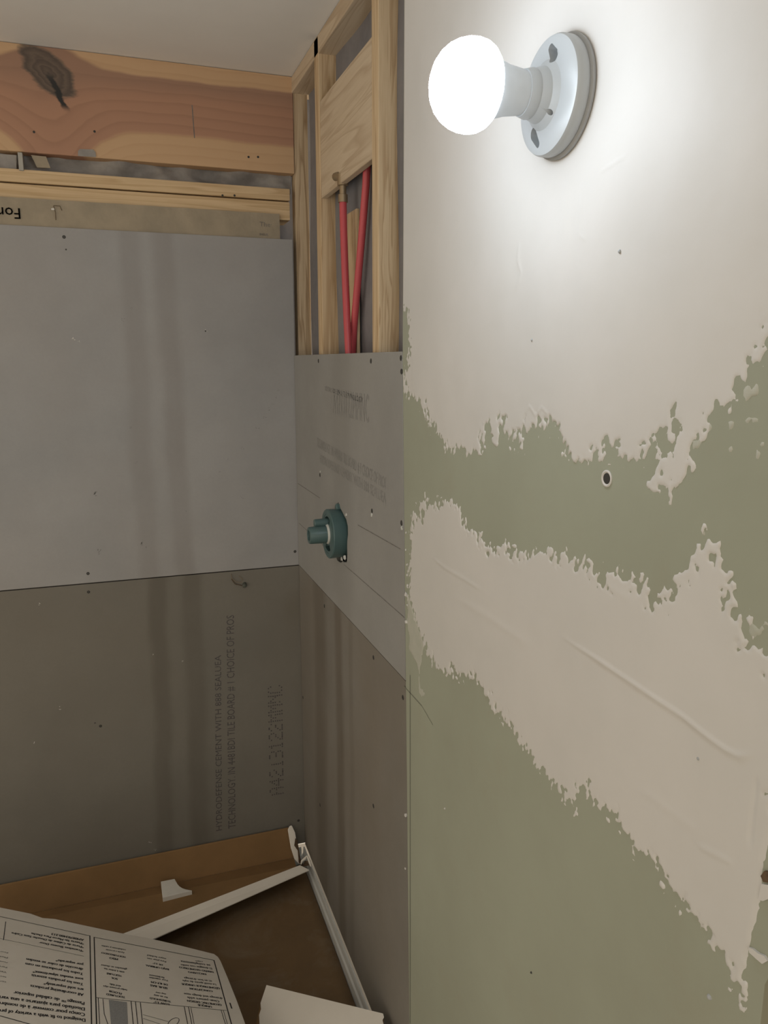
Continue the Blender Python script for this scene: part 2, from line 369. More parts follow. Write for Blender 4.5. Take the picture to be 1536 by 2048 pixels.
# small chips, scuffs on the boards
def scuffs(board, pts, plane, nrm, mat, name):
    mb = MB()
    for (u, v, s) in pts:
        for k in range(4):
            p = plane(u+random.uniform(-1, 1)*s*1.6, v+random.uniform(-1, 1)*s*1.6); t = Vector(nrm).orthogonal(); t2 = Vector(nrm).cross(t); l = Vector(nrm)*.0002
            a = random.uniform(0, 3.1); q = s*.0007
            e1 = (t*math.cos(a)+t2*math.sin(a))*q*random.uniform(.6, 1.4); e2 = (t2*math.cos(a)-t*math.sin(a))*q*.45
            mb.add([p-e1+l, p-e2*.8+l, p+e1+l, p+e2+l], [(0, 1, 2, 3)])
    o = mb.out(name, mat, board); return o
ysc = YC
scuffs(bt, [(264, 617, 2), (246, 640, 2), (262, 856, 2), (272, 925, 2), (190, 985, 4), (288, 1090, 4), (200, 1103, 4), (484, 995, 2), (440, 945, 1.5), (456, 920, 1.5), (485, 896, 2), (515, 857, 2), (530, 835, 2), (540, 818, 2), (545, 808, 1.5), (553, 795, 1.5), (557, 780, 1.5), (372, 1022, 1.5)], onA, (0, -1, 0), M['faintink'], 'scuff_mark')
scuffs(bt, [(149, 676, 2.5), (412, 660, 1.5), (158, 682, 1.2)], onA, (0, -1, 0), M['foam'], 'pale_chip')
scuffs(bl, [(122, 1416, 2), (80, 1208, 1.5), (307, 1310, 1.2), (365, 1322, 1.2), (70, 1485, 1.5), (300, 1685, 1.5), (310, 1700, 1.2)], lambda u, v: onA(u, v, YC+.001), (0, -1, 0), M['foam'], 'pale_chip')
# inkjet lettering up the lower board (reads bottom to top)
mb = MB(); yy = YC+.0012
A2 = lambda u, v: onA(u, v, yy)
def vert_text(mb, s, u0, v0, u1, v1, h):
    text_line(mb, s, A2(u0, v0), A2(u1, v1), (0, -1, 0), .0003, h)
vert_text(mb, 'HYDRODEFENSE CEMENT WITH 888 SEALUEA', 444, 1660, 442, 1310, .95)
vert_text(mb, 'TECHNOLOGY. IN 4481BDI TILE BOARD # 1 CHOICE OF PROS', 471, 1655, 468, 1230, 1.3)
mb.out('printed_text', M['ink'], bl)
mb = MB(); dot_text(mb, 'A4213122MMNC', A2(566, 1586), A2(563, 1368), (0, -1, 0), .046, .0003); mb.out('printed_code', M['ink'], bl)
# stub of a torn anchor with a curl of paper
p = onA(489, 1168, yy)
MB().lathe([(-.002, .0055), (.004, .0065), (.010, .006), (.013, .003)], p, (-.15, -1, -.35), 12).out('anchor_stub', plain('anchor_grey', (.10, .105, .09), rough=.8), bl, smooth=True)
MB().tube([onA(u, v, yy-.004*k) for (u, v, k) in ((462, 1148, .3), (464, 1157, 1.5), (472, 1164, 2), (482, 1165, 2), (486, 1158, 1.5), (478, 1152, 1))], .0009, 6).out('paper_curl', plain('curl_tan', (.22, .17, .12)), bl)
MB().tube([onA(u, v, yy-.003) for (u, v) in ((463, 1158), (470, 1168), (484, 1171))], .0011, 6).out('paper_curl', M['brown'], bl)

# lumber above the boards (framing face is one board thickness behind)
YF = YC+TB
def zA(u, v): return onA(u, v, YF).z
z_beam0 = zA(0, 300); z_pt = zA(150, 347); z_pm = zA(0, 363); z_pb = zA(0, 395)
hb = MB().box(-1.45, onA(586, 200, YF).x, YF, YF+.04, z_beam0, CEIL-.001).out('header_beam', M['header'], wb, bevel=.002)
hb['label'] = 'wide reddish lumber header with one big dark knot'
xe = onA(579, 385, YF).x
o = MB().box(-1.45, xe, YF-.004, YF+.085, z_pm+.001, z_pt).out('framing_plate', M['plate'], wb, bevel=.002); o['label'] = 'upper of the two pale plates under the insulation gap'
o = MB().box(-1.45, xe, YF, YF+.085, z_pb-.012, z_pm-.002).out('framing_plate', M['plate'], wb, bevel=.002); o['label'] = 'lower of the two pale plates, above the kraft paper'
MB().box(-1.45, .62, YF+.088, YF+.10, 0, CEIL).out('light_block_panel', M['backing'], wb)  # unseen panel added behind the framing to stop light leaking through
for (u, v) in ((68, 264), (189, 263), (497, 314), (516, 314)): MB().lathe([(-.002, .0028), (.0005, .003), (.001, .001)], onA(u, v, YF), (0, -1, 0), 8).out('nail', M['steel'], hb)
for (u, v) in ((445, 391), (469, 391)): MB().lathe([(-.002, .0026), (.0005, .003), (.001, .001)], onA(u, v, YF-.004), (0, -1, 0), 8).out('nail', M['steel'], wb)
mb = MB(); stripe(mb, onA(384, 210, YF), onA(389, 276, YF), (0, -1, 0), .0022, .0003); mb.out('pencil_line', M['pencil'], hb)
MB().box(onA(18, 330, YF).x*0+onA(38, 330, YF).x, onA(47, 330, YF).x, YF-.010, YF+.03, z_pt-.004, z_beam0-.004).out('metal_clip', plain('clip_pale', (.40, .38, .34), rough=.5, bmp=0), wb)
# corner post seen past the end of the back wall boards
o = MB().box(D+TB+.004, D+TB+.042, YF+.002, YF+.04, .06, CEIL-.001).out('corner_post', M['post'], wb, bevel=.002); o['label'] = 'pale corner stud with dark grain beside the back wall boards'

# ------------------------------------------------------------------ insulation behind the framing of the back wall
def sheet(name, mat, nx, nz_, fn, parent=None, smooth=True):
    v = []; f = []
    for j in range(nz_+1):
        for i in range(nx+1): v.append(fn(i/nx, j/nz_))
    for j in range(nz_):
        for i in range(nx):
            a = j*(nx+1)+i; f.append((a, a+1, a+nx+2, a+nx+1))
    return mesh(name, v, f, mat, parent, smooth)
rng = np.random.RandomState(5); cr_ph = rng.rand(12)*6.28
def crumple(x, z):
    return .010*math.sin(x*17+z*40+cr_ph[0])+.008*math.sin(x*41-z*66+cr_ph[1])+.005*math.sin(x*83+z*90+cr_ph[2])+.004*abs(math.sin(x*29+z*120+cr_ph[3]))
zg0, zg1 = z_pt-.006, z_beam0+.006
gap = sheet('insulation_facing', M['greypaper'], 120, 10, lambda a, b2: Vector((-1.4+a*(xe+1.41), YF+.028+crumple(-1.4+a*1.9, b2*.06)+.012*math.sin(b2*3.1), zg0+(zg1-zg0)*b2)))
tag(gap, 'crumpled grey insulation paper in the slot under the header beam', 'insulation')
tabp = [onA(u, v, YF-.002) for (u, v) in ((156, 312), (156, 302), (160, 298), (186, 299), (191, 304), (192, 314))]
MB().prism([p for p in tabp], (0, .0015, 0)).out('paper_tab', M['greypaper'], gap)
for (q, yo) in (([(0, 308), (33, 310), (33, 343), (0, 345)], -.002), ([(62, 310), (92, 313), (101, 336), (74, 335)], -.004)):
    MB().prism([onA(u, v, YF+.012+yo) for (u, v) in q], (0, .002, 0)).out('paper_fold', M['kraft'] if yo < -.003 else M['greypaper'], gap)
kz0, kz1 = zt-.02, z_pb+.001
kf = sheet('kraft_facing', M['kraft'], 90, 6, lambda a, b2: Vector((-1.4+a*(onA(560, 440).x+1.4), YF-.0075+.0016*math.sin(a*55)*math.sin(b2*3)+.0012*math.sin(a*131+b2*4), kz0+(kz1-kz0)*b2)))
tag(kf, 'strip of brown kraft insulation paper above the back cement board', 'insulation')
mb = MB()
text_line(mb, 'Form', onA(40, 417, YF-.008), onA(-28, 413, YF-.008), (0, -1, 0), .003, 1.0, .0008)
mb.out('printed_text', M['paperprint'], kf)
mb = MB()
text_line(mb, 'Therm', onA(519, 453, YF-.008), onA(556, 455, YF-.004), (0, -1, 0), .003, .9)
text_line(mb, 'INSULATION', onA(519, 471, YF-.008), onA(556, 473, YF-.004), (0, -1, 0), .003, .9, .0006)
mb.out('printed_text', plain('pale_print', (.22, .20, .18), bmp=0), kf)
MB().tube([onA(u, v, YF-.0105) for (u, v) in ((107, 411), (111, 425), (112, 440))], .0007, 5).out('crease', M['brown'], kf)
MB().tube([onA(u, v, YF-.0105) for (u, v) in ((108, 411), (120, 412), (124, 421))], .0008, 5).out('crease', M['brown'], kf)
MB().prism([onA(u, v, YF-.011) for (u, v) in ((102, 417), (108, 416), (109, 420), (103, 420))], (0, .001, 0)).out('pale_chip', M['foam'], kf)

# ------------------------------------------------------------------ valve wall
wr = empty('wall_right', (D, 0, 0), 'valve wall of cement board and green drywall over bare studs', kind='structure')
XF = D+TB
def Yseam(z):                               # the edge between cement board and drywall leans a little below the opening
    zr = z-H; return 1.274 if zr > .018 else 1.274+(zr-.018)*(.055/1.318)
ztb = H+.018; zsb = onB(604, 1137).z; zbb = .064
def boardB(z0, z1, mat, x0=D):
    pts = [Vector((x0, Yseam(z0)+.002, z0)), Vector((x0, YC-.003, z0)), Vector((x0, YC-.003, z1)), Vector((x0, Yseam(z1)+.002, z1))]
    return MB().prism(pts, (TB, 0, 0)).out('cement_board', mat, wr, bevel=.001)
b1 = boardB(zsb+.001, ztb, M['cbB1']); b1['label'] = 'upper cement board holding the teal shower valve'
b2 = boardB(zbb, zsb-.001, M['cbB2'], D+.0008); b2['label'] = 'lower cement board with brown water runs'
# rough hole for the valve
vc = onB(678, 1066); VY, VZ = vc.y, vc.z
hp = []
for k in range(26):
    w = 2*math.pi*k/26; r = .068+.006*math.sin(5*w+1)+random.uniform(-.003, .004)
    hp.append(Vector((D-.01, VY-.006+r*math.cos(w), VZ-.004+r*math.sin(w)*1.0)))
hp = hp + []
ct = MB().prism(hp, (.05, 0, 0)).out('cutter', None); cut(b1, [ct])
for (u, v) in ((637, 722), (742, 722), (802, 716), (803, 743), (640, 950), (744, 1022), (803, 1046)): screw(b1, onB(u, v), (-1, 0, 0), .0052)
for (u, v) in ((747, 1269), (747, 1315), (747, 1612), (649, 1212), (606, 1395), (806, 1395), (640, 1610)): screw(b2, onB(u, v, D+.0008), (-1, 0, 0), .005)
def crumbs(board, pts, mat, name, nrm=(-1, 0, 0)):
    for (u, v, s) in pts:
        p = onB(u, v); mb = MB(); seg = 7
        prof = [(-.001, s), (s*.35, s*.9), (s*.6, s*.4)]
        mb.lathe(prof, p, nrm, seg); mb.v = [tuple(Vector(q)+Vector((0, random.uniform(-.3, .3)*s, random.uniform(-.5, .5)*s))) for q in mb.v]
        mb.out(name, mat, board)
crumbs(b1, [(744, 1030, .004), (641, 943, .003), (804, 1056, .004), (690, 1115, .006), (684, 1118, .005), (693, 1030, .004)], M['white'], 'plaster_crumb')
# pencil lines
mb = MB()
for (a, b_) in (((596, 967), (640, 996)), ((716, 1050), (801, 1098)), ((598, 1046), (650, 1094)), ((688, 1129), (809, 1235))):
    stripe(mb, onB(*a), onB(*b_), (-1, 0, 0), .0016, .0003)
mb.out('pencil_line', M['pencil'], b1)
# worn print
mb = MB()
for (s, a, b_, h) in (('HYDRODEFENSE TECHNOLOGY', (650, 781), (726, 806), .8), ('A4213122MMNC', (666, 826), (738, 846), 2.2), ('TECHNOLOGY. IN 4481BDI TILE BOARD # 1 CHOICE OF PROS', (634, 893), (772, 979), 1.8), ('HYDRODEFENSE CEMENT WITH 888 SEALUEA', (640, 925), (772, 1008), 1.3)):
    text_line(mb, s, onB(*a), onB(*b_), (-1, 0, 0), .0003, h)
mb.out('worn_print', plain('worn_print_ink', (.22, .215, .21), (.275, .27, .262), 90, .9, bmp=0), b1)

# studs, plates and facing in the opening above
def stud(y0, w=.038, dp=.089, mat=M['stud'], z0=.06):
    return MB().box(XF, XF+dp, y0, y0+w, z0, CEIL-.001).out('stud', mat, wr, bevel=.002)
kY = XF/D
s2y = onB(645, 690).y*kY; s3y = onB(757, 690).y*kY
stud(s2y)['label'] = 'pale stud left of the red pipes'
stud(s3y)['label'] = 'pale stud between the red pipes and the drywall'
stud(1.205); stud(.80); stud(.38); stud(-.05)
fac = sheet('cavity_facing', M['backing'], 60, 30, lambda a, b2_: Vector((XF+.042+.003*math.sin(a*40)+.003*math.sin(b2_*19+a*9), -.5+a*(YF+.50), .0+(CEIL-.002)*b2_)), wr)
fac['label'] = 'grey insulation facing set back between the studs'
yb0, yb1 = s3y+.038, s2y
zb0 = onB(690, 348).z; zb1 = onB(690, 175).z+.05
o = MB().box(XF+.002, XF+.0165, yb0+.001, yb1-.001, zb0, zb1).out('blocking', M['block'], wr, bevel=.002); o['label'] = 'pale wood blocking between the studs above the red pipes'
o = MB().box(XF, XF+.08, Yseam(3), YF+.04, CEIL-.04, CEIL-.0015).out('top_plate', M['block'], wr, bevel=.002)
MB().box(XF+.0355, XF+.042, onB(714, 600, XF+.0355).y, onB(696, 600, XF+.0355).y, ztb-.3, onB(700, 425, XF+.0355).z).out('lath', M['stud'], wr)

# ------------------------------------------------------------------ red water pipes
XP = XF+.0095
def pexpipe(pts, label):
    o = MB().tube([onB(u, v, XP) for (u, v) in pts], .0082, 14).out('water_pipe', M['pex'], None, smooth=True); return o
p1 = empty('water_pipe', onB(697, 760, XP), 'near-vertical red water pipe ending in a brass fitting at the blocking', 'pipe', 'red water pipes between the studs')
MB().tube([onB(u, v, XP) for (u, v) in ((699, 760), (697, 700), (694, 640), (690, 540), (687, 450), (686, 405))], .0082, 14).out('tube', M['pex'], p1, smooth=True)
pt_ = onB(686, 405, XP)
MB().lathe([(0, .0105), (.016, .0105), (.017, .0075), (.034, .0075), (.035, .012), (.058, .012), (.06, .008)], pt_, (0, 0, 1), 16).out('fitting', M['brass'], p1, smooth=True)
MB().tube([pt_+Vector((0, 0, .05)), pt_+Vector((-.006, .010, .056)), pt_+Vector((-.008, .028, .058))], .009, 12).out('elbow', M['brass'], p1, smooth=True)
p2 = empty('water_pipe', onB(703, 760, XP+.004), 'red water pipe slanting toward the drywall and up behind the blocking', 'pipe', 'red water pipes between the studs')
MB().tube([onB(u, v, XP+.0175) for (u, v) in ((703, 760), (705, 700), (709, 640), (716, 560), (723, 480), (728, 420), (732, 370), (735, 310))], .0080, 14).out('tube', M['pex'], p2, smooth=True)

# ------------------------------------------------------------------ green drywall with joint compound
ynear = -.45
z_n = onB(1530, 1925).z; y_n = onB(1531, 1990).y
outl = [(Yseam(0), .03), (Yseam(ztb-.018), ztb-.018), (1.274, CEIL-.001), (ynear, CEIL-.001), (ynear, z_n), (y_n-.004, z_n), (y_n+.002, z_n-.02), (y_n, .03)]
gb = MB().prism([Vector((D, y, z)) for (y, z) in outl], (TB, 0, 0)).out('drywall_panel', M['green'], wr, bevel=.0008)
gb['label'] = 'green moisture drywall smeared with pale joint compound'
def poly(px): return np.array([[q.y, q.z] for q in (onB(u, v) for (u, v) in px)])
U = poly([(790, -400), (790, 600), (811, 618), (819, 640), (821, 700), (813, 738), (800, 760), (800, 770), (812, 780), (830, 798), (848, 813), (853, 845), (875, 868), (890, 893), (905, 905), (925, 900), (945, 905), (956, 905), (967, 880), (975, 852), (982, 870), (992, 882), (1002, 842), (1008, 838), (1015, 868), (1022, 890), (1030, 858), (1036, 856), (1042, 885), (1052, 850), (1075, 848), (1092, 856), (1112, 853), (1117, 875), (1128, 905), (1145, 915), (1160, 920), (1178, 905), (1192, 900), (1206, 915), (1211, 884), (1225, 900), (1245, 905), (1262, 915), (1280, 918), (1290, 895), (1312, 870), (1330, 862), (1335, 890), (1325, 930), (1308, 950), (1305, 966), (1330, 973), (1350, 970), (1365, 960), (1372, 940), (1376, 900), (1385, 880), (1400, 860), (1415, 845), (1430, 830), (1450, 815), (1470, 805), (1477, 790), (1474, 750), (1482, 752), (1486, 772), (1500, 752), (1515, 735), (1522, 712), (1530, 690), (1540, 655), (1600, 560), (1760, 300), (2100, -100), (3400, -1300), (790, -1300)])
ISL = [poly(q) for q in ([(1343, 818), (1351, 812), (1355, 845), (1364, 862), (1350, 868), (1344, 850)],)]
BL = [poly(q) for q in ([(1482, 775), (1500, 768), (1518, 772), (1516, 800), (1498, 808), (1484, 798)], [(1470, 812), (1484, 806), (1487, 822), (1474, 826)], [(1494, 834), (1508, 832), (1510, 838), (1496, 840)], [(1459, 846), (1470, 846), (1469, 860), (1460, 860)], [(1451, 878), (1463, 876), (1462, 898), (1453, 894)], [(1384, 882), (1397, 880), (1398, 898), (1386, 900)], [(1506, 890), (1515, 884), (1517, 905), (1508, 902)], [(1418, 850), (1428, 846), (1430, 856), (1420, 858)],
                        [(1524, 1240), (1530, 1242), (1537, 1270), (1532, 1275)], [(1501, 1262), (1512, 1256), (1513, 1262), (1503, 1270)], [(1408, 1068), (1412, 1068), (1413, 1076), (1408, 1075)])]
MID = poly([(833, 1012), (850, 1005), (865, 1010), (885, 998), (900, 1005), (915, 1015), (928, 1040), (940, 1060), (955, 1078), (975, 1095), (1005, 1100), (1030, 1105), (1050, 1100), (1080, 1105), (1110, 1108), (1135, 1110), (1165, 1125), (1195, 1140), (1225, 1155), (1245, 1162), (1265, 1163), (1283, 1156), (1290, 1170), (1300, 1187), (1315, 1198), (1335, 1196), (1345, 1180), (1345, 1150), (1362, 1135), (1375, 1122), (1392, 1118), (1402, 1100), (1412, 1078), (1420, 1078), (1432, 1095), (1427, 1112), (1440, 1118), (1450, 1140), (1458, 1170), (1470, 1200), (1477, 1230), (1483, 1260), (1490, 1275), (1505, 1295), (1525, 1305), (1545, 1316), (1640, 1370), (1640, 1540), (1560, 1600), (1536, 1680), (1521, 1790), (1505, 1870), (1496, 1915), (1490, 1940), (1486, 1960), (1479, 1990), (1476, 1955), (1466, 1930), (1454, 1912), (1448, 1895), (1435, 1890), (1420, 1870), (1405, 1848), (1390, 1840), (1370, 1812), (1350, 1790), (1330, 1762), (1310, 1728), (1290, 1712), (1270, 1688), (1245, 1656), (1220, 1625), (1195, 1600), (1177, 1580), (1160, 1582), (1147, 1632), (1137, 1605), (1125, 1580), (1105, 1560), (1085, 1545), (1060, 1510), (1040, 1480), (1020, 1450), (1000, 1425), (985, 1405), (970, 1390), (955, 1368), (940, 1352), (915, 1350), (895, 1342), (870, 1332), (860, 1310), (850, 1290), (835, 1250), (824, 1220), (817, 1195), (817, 1150), (820, 1100), (823, 1060), (827, 1035), (835, 1030), (845, 1040), (850, 1025)])
SM = poly([(815, 1185), (826, 1220), (836, 1252), (848, 1288), (844, 1310), (842, 1330), (839.5, 1350), (839.5, 1378), (846, 1380), (851, 1388), (845, 1393), (838, 1386), (837.5, 1350), (834, 1330), (826, 1312), (818, 1298), (820, 1275), (814, 1245)])

def vnoise(Y, Z, sc, seed):
    r = np.random.RandomState(seed).rand(128, 128)
    y = Y*sc; z = Z*sc; iy = np.floor(y).astype(int); iz = np.floor(z).astype(int); fy = y-iy; fz = z-iz
    fy = fy*fy*(3-2*fy); fz = fz*fz*(3-2*fz); g = lambda a, b_: r[a % 128, b_ % 128]
    return (g(iy, iz)*(1-fy)+g(iy+1, iz)*fy)*(1-fz)+(g(iy, iz+1)*(1-fy)+g(iy+1, iz+1)*fy)*fz-.5
def sdf(P, Y, Z):
    """positive inside"""
    dmin = np.full(Y.shape, 1e9); ins = np.zeros(Y.shape, bool); n = len(P)
    for i in range(n):
        a = P[i]; b_ = P[(i+1) % n]; e = b_-a; L = e@e
        if L < 1e-12: continue
        t = np.clip(((Y-a[0])*e[0]+(Z-a[1])*e[1])/L, 0, 1)
        np.minimum(dmin, (Y-a[0]-t*e[0])**2+(Z-a[1]-t*e[1])**2, out=dmin)
        if a[1] != b_[1]:
            c_ = ((a[1] > Z) != (b_[1] > Z)) & (Y < (b_[0]-a[0])*(Z-a[1])/(b_[1]-a[1])+a[0]); ins ^= c_
    return np.where(ins, 1, -1)*np.sqrt(dmin)
RIDGES = [(poly([(1118, 1268), (1180, 1308), (1250, 1355), (1310, 1395), (1370, 1435), (1420, 1475), (1455, 1500), (1480, 1512), (1505, 1508)]), .0024, .0015), (poly([(862, 1112), (890, 1135), (920, 1152), (965, 1180)]), .0028, .0007), (poly([(905, 1190), (980, 1235), (1060, 1290)]), .006, .0005), (poly([(1160, 1130), (1200, 1160), (1260, 1200)]), .004, .0003),
          (poly([(1395, 1690), (1440, 1712), (1466, 1726)]), .003, .0008), (poly([(1516, 1548), (1508, 1620), (1501, 1690)]), .0022, -.0012), (poly([(1270, 1570), (1340, 1620), (1400, 1665)]), .005, .0004), (poly([(1200, 345), (1255, 310)]), .0012, .0005), (poly([(1040, 480), (1036, 520), (1044, 545), (1030, 590)]), .0025, .0006), (poly([(1165, 390), (1160, 470), (1172, 480)]), .002, .0005), (poly([(1055, 825), (1060, 812), (1072, 830), (1085, 815), (1100, 832)]), .0016, .0006)]
def seg_dist(P, Y, Z):
    dm = np.full(Y.shape, 1e9); ta = np.zeros(Y.shape); n = len(P)-1
    for i in range(n):
        a = P[i]; b_ = P[i+1]; e = b_-a; t = np.clip(((Y-a[0])*e[0]+(Z-a[1])*e[1])/(e@e), 0, 1)
        q = (Y-a[0]-t*e[0])**2+(Z-a[1]-t*e[1])**2; k = q < dm; dm = np.where(k, q, dm); ta = np.where(k, (i+t)/n, ta)
    return np.sqrt(dm), ta
def coat(name, field, y0, y1, z0, z1, step, mat, thick, ridges=(), taper=.007, lo=None, hi=None):
    ys = np.arange(y0, y1+step/2, step); zz = np.arange(z0, z1+step/2, step)
    if lo is not None: ys = np.concatenate([np.arange(lo, y0-.004, .012), ys])      # coarser beyond the detailed part
    if hi is not None: zz = np.concatenate([zz, np.linspace(z1+.008, hi, 40)])
    Y, Z = np.meshgrid(ys, zz, indexing='ij')
    Fv = field(Y, Z)
    def hgt(Y, Z, Fv):
        t = np.clip(Fv/taper, 0, 1); h = thick*t*t*(3-2*t)
        h = h+t*(.0011*vnoise(Y*.5+Z*.75, Z*.75-Y*.5+9, 7, 3)+.0006*vnoise(Y*.5+Z*.85, Z*.3-Y*1.5, 16, 4)+.00022*vnoise(Y, Z, 60, 8))
        for (P, w, a) in ridges:
            dd, tt = seg_dist(P, Y, Z); h = h+a*np.exp(-(dd/w)**2)*np.clip(tt*6, 0, 1)*np.clip((1-tt)*10, .25, 1)
        return np.maximum(h, .00012)
    hg = hgt(Y, Z, Fv); ny, nz_ = Y.shape; inside = Fv > 0
    vid = -np.ones(Y.shape, int); verts = []; faces = []
    ii, jj = np.nonzero(inside); vid[ii, jj] = np.arange(len(ii)); verts = [(D-hg[i, j], Y[i, j], Z[i, j]) for i, j in zip(ii, jj)]
    cache = {}
    def cross(i, j, k, l):
        key = (i, j, k, l) if (i, j) < (k, l) else (k, l, i, j)
        if key not in cache:
            t = Fv[i, j]/(Fv[i, j]-Fv[k, l]); verts.append((D+.0001, Y[i, j]+(Y[k, l]-Y[i, j])*t, Z[i, j]+(Z[k, l]-Z[i, j])*t)); cache[key] = len(verts)-1
        return cache[key]
    cnt = inside[:-1, :-1].astype(int)+inside[1:, :-1]+inside[1:, 1:]+inside[:-1, 1:]
    a, b_ = np.nonzero(cnt == 4); q = np.stack([vid[a, b_], vid[a, b_+1], vid[a+1, b_+1], vid[a+1, b_]], 1); faces = [tuple(r) for r in q.tolist()]
    a, b_ = np.nonzero((cnt > 0) & (cnt < 4))
    for i, j in zip(a.tolist(), b_.tolist()):
        cs = [(i, j), (i, j+1), (i+1, j+1), (i+1, j)]; pl = []
        for k in range(4):
            c0 = cs[k]; c1 = cs[(k+1) % 4]
            if inside[c0]: pl.append(int(vid[c0]))
            if inside[c0] != inside[c1]: pl.append(cross(*c0, *c1))
        if len(pl) >= 3: faces.append(tuple(pl))
    return mesh(name, verts, faces, mat, gb, True)
def jag(Y, Z, k=1.0):
    return k*(.012*vnoise(Y, Z, 45, 21)+.030*vnoise(Y*1.25, Z*.75, 100, 22)+.036*vnoise(Y*1.25+Z*.5, Z*.75-Y*.3, 190, 23)+.016*vnoise(Y*1.2, Z, 330, 24))
def mask_edge(Y, Z):                        # keep the coat on the board: stop at the seam
    zr = Z-H; ysm = np.where(zr > .018, 1.274, 1.274+(zr-.018)*(.055/1.318)); return ysm-.0015-Y
def fU(Y, Z):
    f = sdf(U, Y, Z)+jag(Y, Z, .62)
    for p in ISL: f = np.minimum(f, -sdf(p, Y, Z)+jag(Y, Z, .2))
    return np.minimum(f, mask_edge(Y, Z))
zU = U[:, 1].min()-.02
o = coat('joint_compound', fU, .20, 1.275, zU, 1.78, .0021, M['mud'], .0007, RIDGES[7:], .0045, lo=-.44, hi=CEIL-.004); o['label'] = 'upper smooth coat of pale joint compound around the lamp'
fblob = lambda Y, Z: np.maximum.reduce([sdf(p, Y, Z) for p in BL])+jag(Y, Z, .28)
coat('joint_compound', fblob, .30, .66, onB(1500, 1290).z, onB(1500, 760).z, .0022, M['thinmud'], .0006, taper=.004)['label'] = 'thin scattered dabs of compound'
def fM(Y, Z):
    f = sdf(MID, Y, Z); e1 = poly([(1536, 1690), (1500, 1900)]); dr, _ = seg_dist(e1, Y, Z)
    return np.minimum(f+jag(Y, Z, .66)*np.clip((dr-.012)/.03, .12, 1), mask_edge(Y, Z))
o = coat('joint_compound', fM, .30, 1.275, MID[:, 1].min()-.02, MID[:, 1].max()+.02, .0021, M['mud'], .0008, RIDGES[:7], .0045); o['label'] = 'broad diagonal band of pale joint compound with a knife ridge'
o = coat('joint_compound', lambda Y, Z: np.minimum(sdf(SM, Y, Z)+jag(Y, Z, .15), mask_edge(Y, Z)), 1.05, 1.27, onB(845, 1410).z, onB(815, 1170).z, .002, M['thinmud'], .0007, taper=.004); o['label'] = 'thin drip of compound beside the cement board edge'
# crumbs of plaster along the seam, dents and screw holes in the drywall
for (u, v, s) in ((813, 1189, .0045), (814, 1243, .0045), (812, 1100, .002), (815, 1150, .0025), (816, 1172, .003), (812, 1630, .0035), (811, 1737, .002), (814, 1130, .002), (815, 1210, .002), (812.5, 1066, .002)):
    mb = MB().lathe([(-.001, s*.8), (s*.4, s), (s*.8, s*.5)], onB(u, v), (-1, 0, 0), 7); mb.v = [tuple(Vector(q)+Vector((0, random.uniform(-.4, .4)*s, random.uniform(-.5, .5)*s))) for q in mb.v]; mb.out('plaster_crumb', M['mud'], gb)
MB().lathe([(-.001, .009), (.0008, .009), (.0014, .0075), (.0003, .0058), (-.0005, .0058)], onB(1214, 957), (-1, 0, 0), 18).out('screw_rim', M['mud'], gb, smooth=True)
MB().lathe([(0, .0058), (.0007, .0056), (.0008, .001)], onB(1214, 957), (-1, 0, 0), 14).out('screw', M['steel'], gb)
for (u, v, s, mt) in ((1240, 503, .0022, 'gasket'), (1065, 680, .0022, 'gasket'), (1063, 1945, .0016, 'steel'), (1419, 1994, .0028, 'gasket'), (890, 1617, .0016, 'mud'), (1398, 1517, .002, 'gasket')):
    MB().lathe([(0, s), (.0015, s*.7), (.002, s*.2)], onB(u, v), (-1, 0, 0), 8).out('speck', M[mt], gb)
mb = MB(); stripe(mb, onB(808, 1372), onB(844, 1412), (-1, 0, 0), .0022, .0003); stripe(mb, onB(844, 1412), onB(866, 1450), (-1, 0, 0), .0012, .0003); stripe(mb, onB(820.5, 1350), onB(820.5, 2047), (-1, 0, 0), .0035, .0003)  # the long upright stripe is a crease in the board, its dark line painted on
mb.out('pencil_line', plain('pencil_and_crease', (.17, .175, .14), bmp=0), gb)
for (q, mt) in (([(1521, 1752), (1528, 1742), (1540, 1744), (1546, 1756), (1538, 1766), (1526, 1764)], 'brown'), ([(1497, 1895), (1505, 1898), (1516, 1907), (1528, 1912), (1534, 1922), (1524, 1928), (1512, 1918), (1498, 1905)], 'mud'), ([(1522, 1768), (1538, 1770), (1536, 1798), (1526, 1802), (1516, 1800)], 'mud')):
    MB().prism([onB(u, v, D-.0022) for (u, v) in q], (.0024, 0, 0)).out('torn_patch', M[mt], gb)

# ------------------------------------------------------------------ lampholder and bulb
LY, LZ = .782, H+.2785
LC = Vector((D-.0012, LY, LZ)); AX = Vector((-1, 0, 0))
lh = empty('lampholder', LC, 'round grey-white plastic lampholder screwed to the plastered wall', 'lampholder')
bp = MB().lathe([(0, .0570), (.004, .0590), (.013, .0590), (.0160, .0575), (.0180, .053), (.0195, .043), (.0205, .034), (.026, .0275), (.034, .0250), (.036, .0240)], LC+AX*.003, AX, 72).out('base_plate', M['plastic'], lh, smooth=True)
E1 = Vector((0, -1, 0)); E2 = Vector((0, 0, 1))
def face_pt(a, b_, s=.0): return LC+AX*s+E1*a+E2*b_
def slot_shape(cx_, cz_, ang, sc=1.0):
    pts = []
    for k in range(10): w = math.pi*.5+math.pi*k/9; pts.append((-.006+.0036*math.cos(w), .0036*math.sin(w)))
    for k in range(12): w = -math.pi*.62+1.24*math.pi*k/11; pts.append((.006+.0058*math.cos(w), .0058*math.sin(w)))
    ca, sa = math.cos(ang), math.sin(ang)
    return [(cx_+sc*(x*ca-y*sa), cz_+sc*(x*sa+y*ca)) for (x, y) in pts]
slots = [(.013, .0385, math.radians(-50), 1.15), (-.016, -.039, math.radians(125), 1.15)]
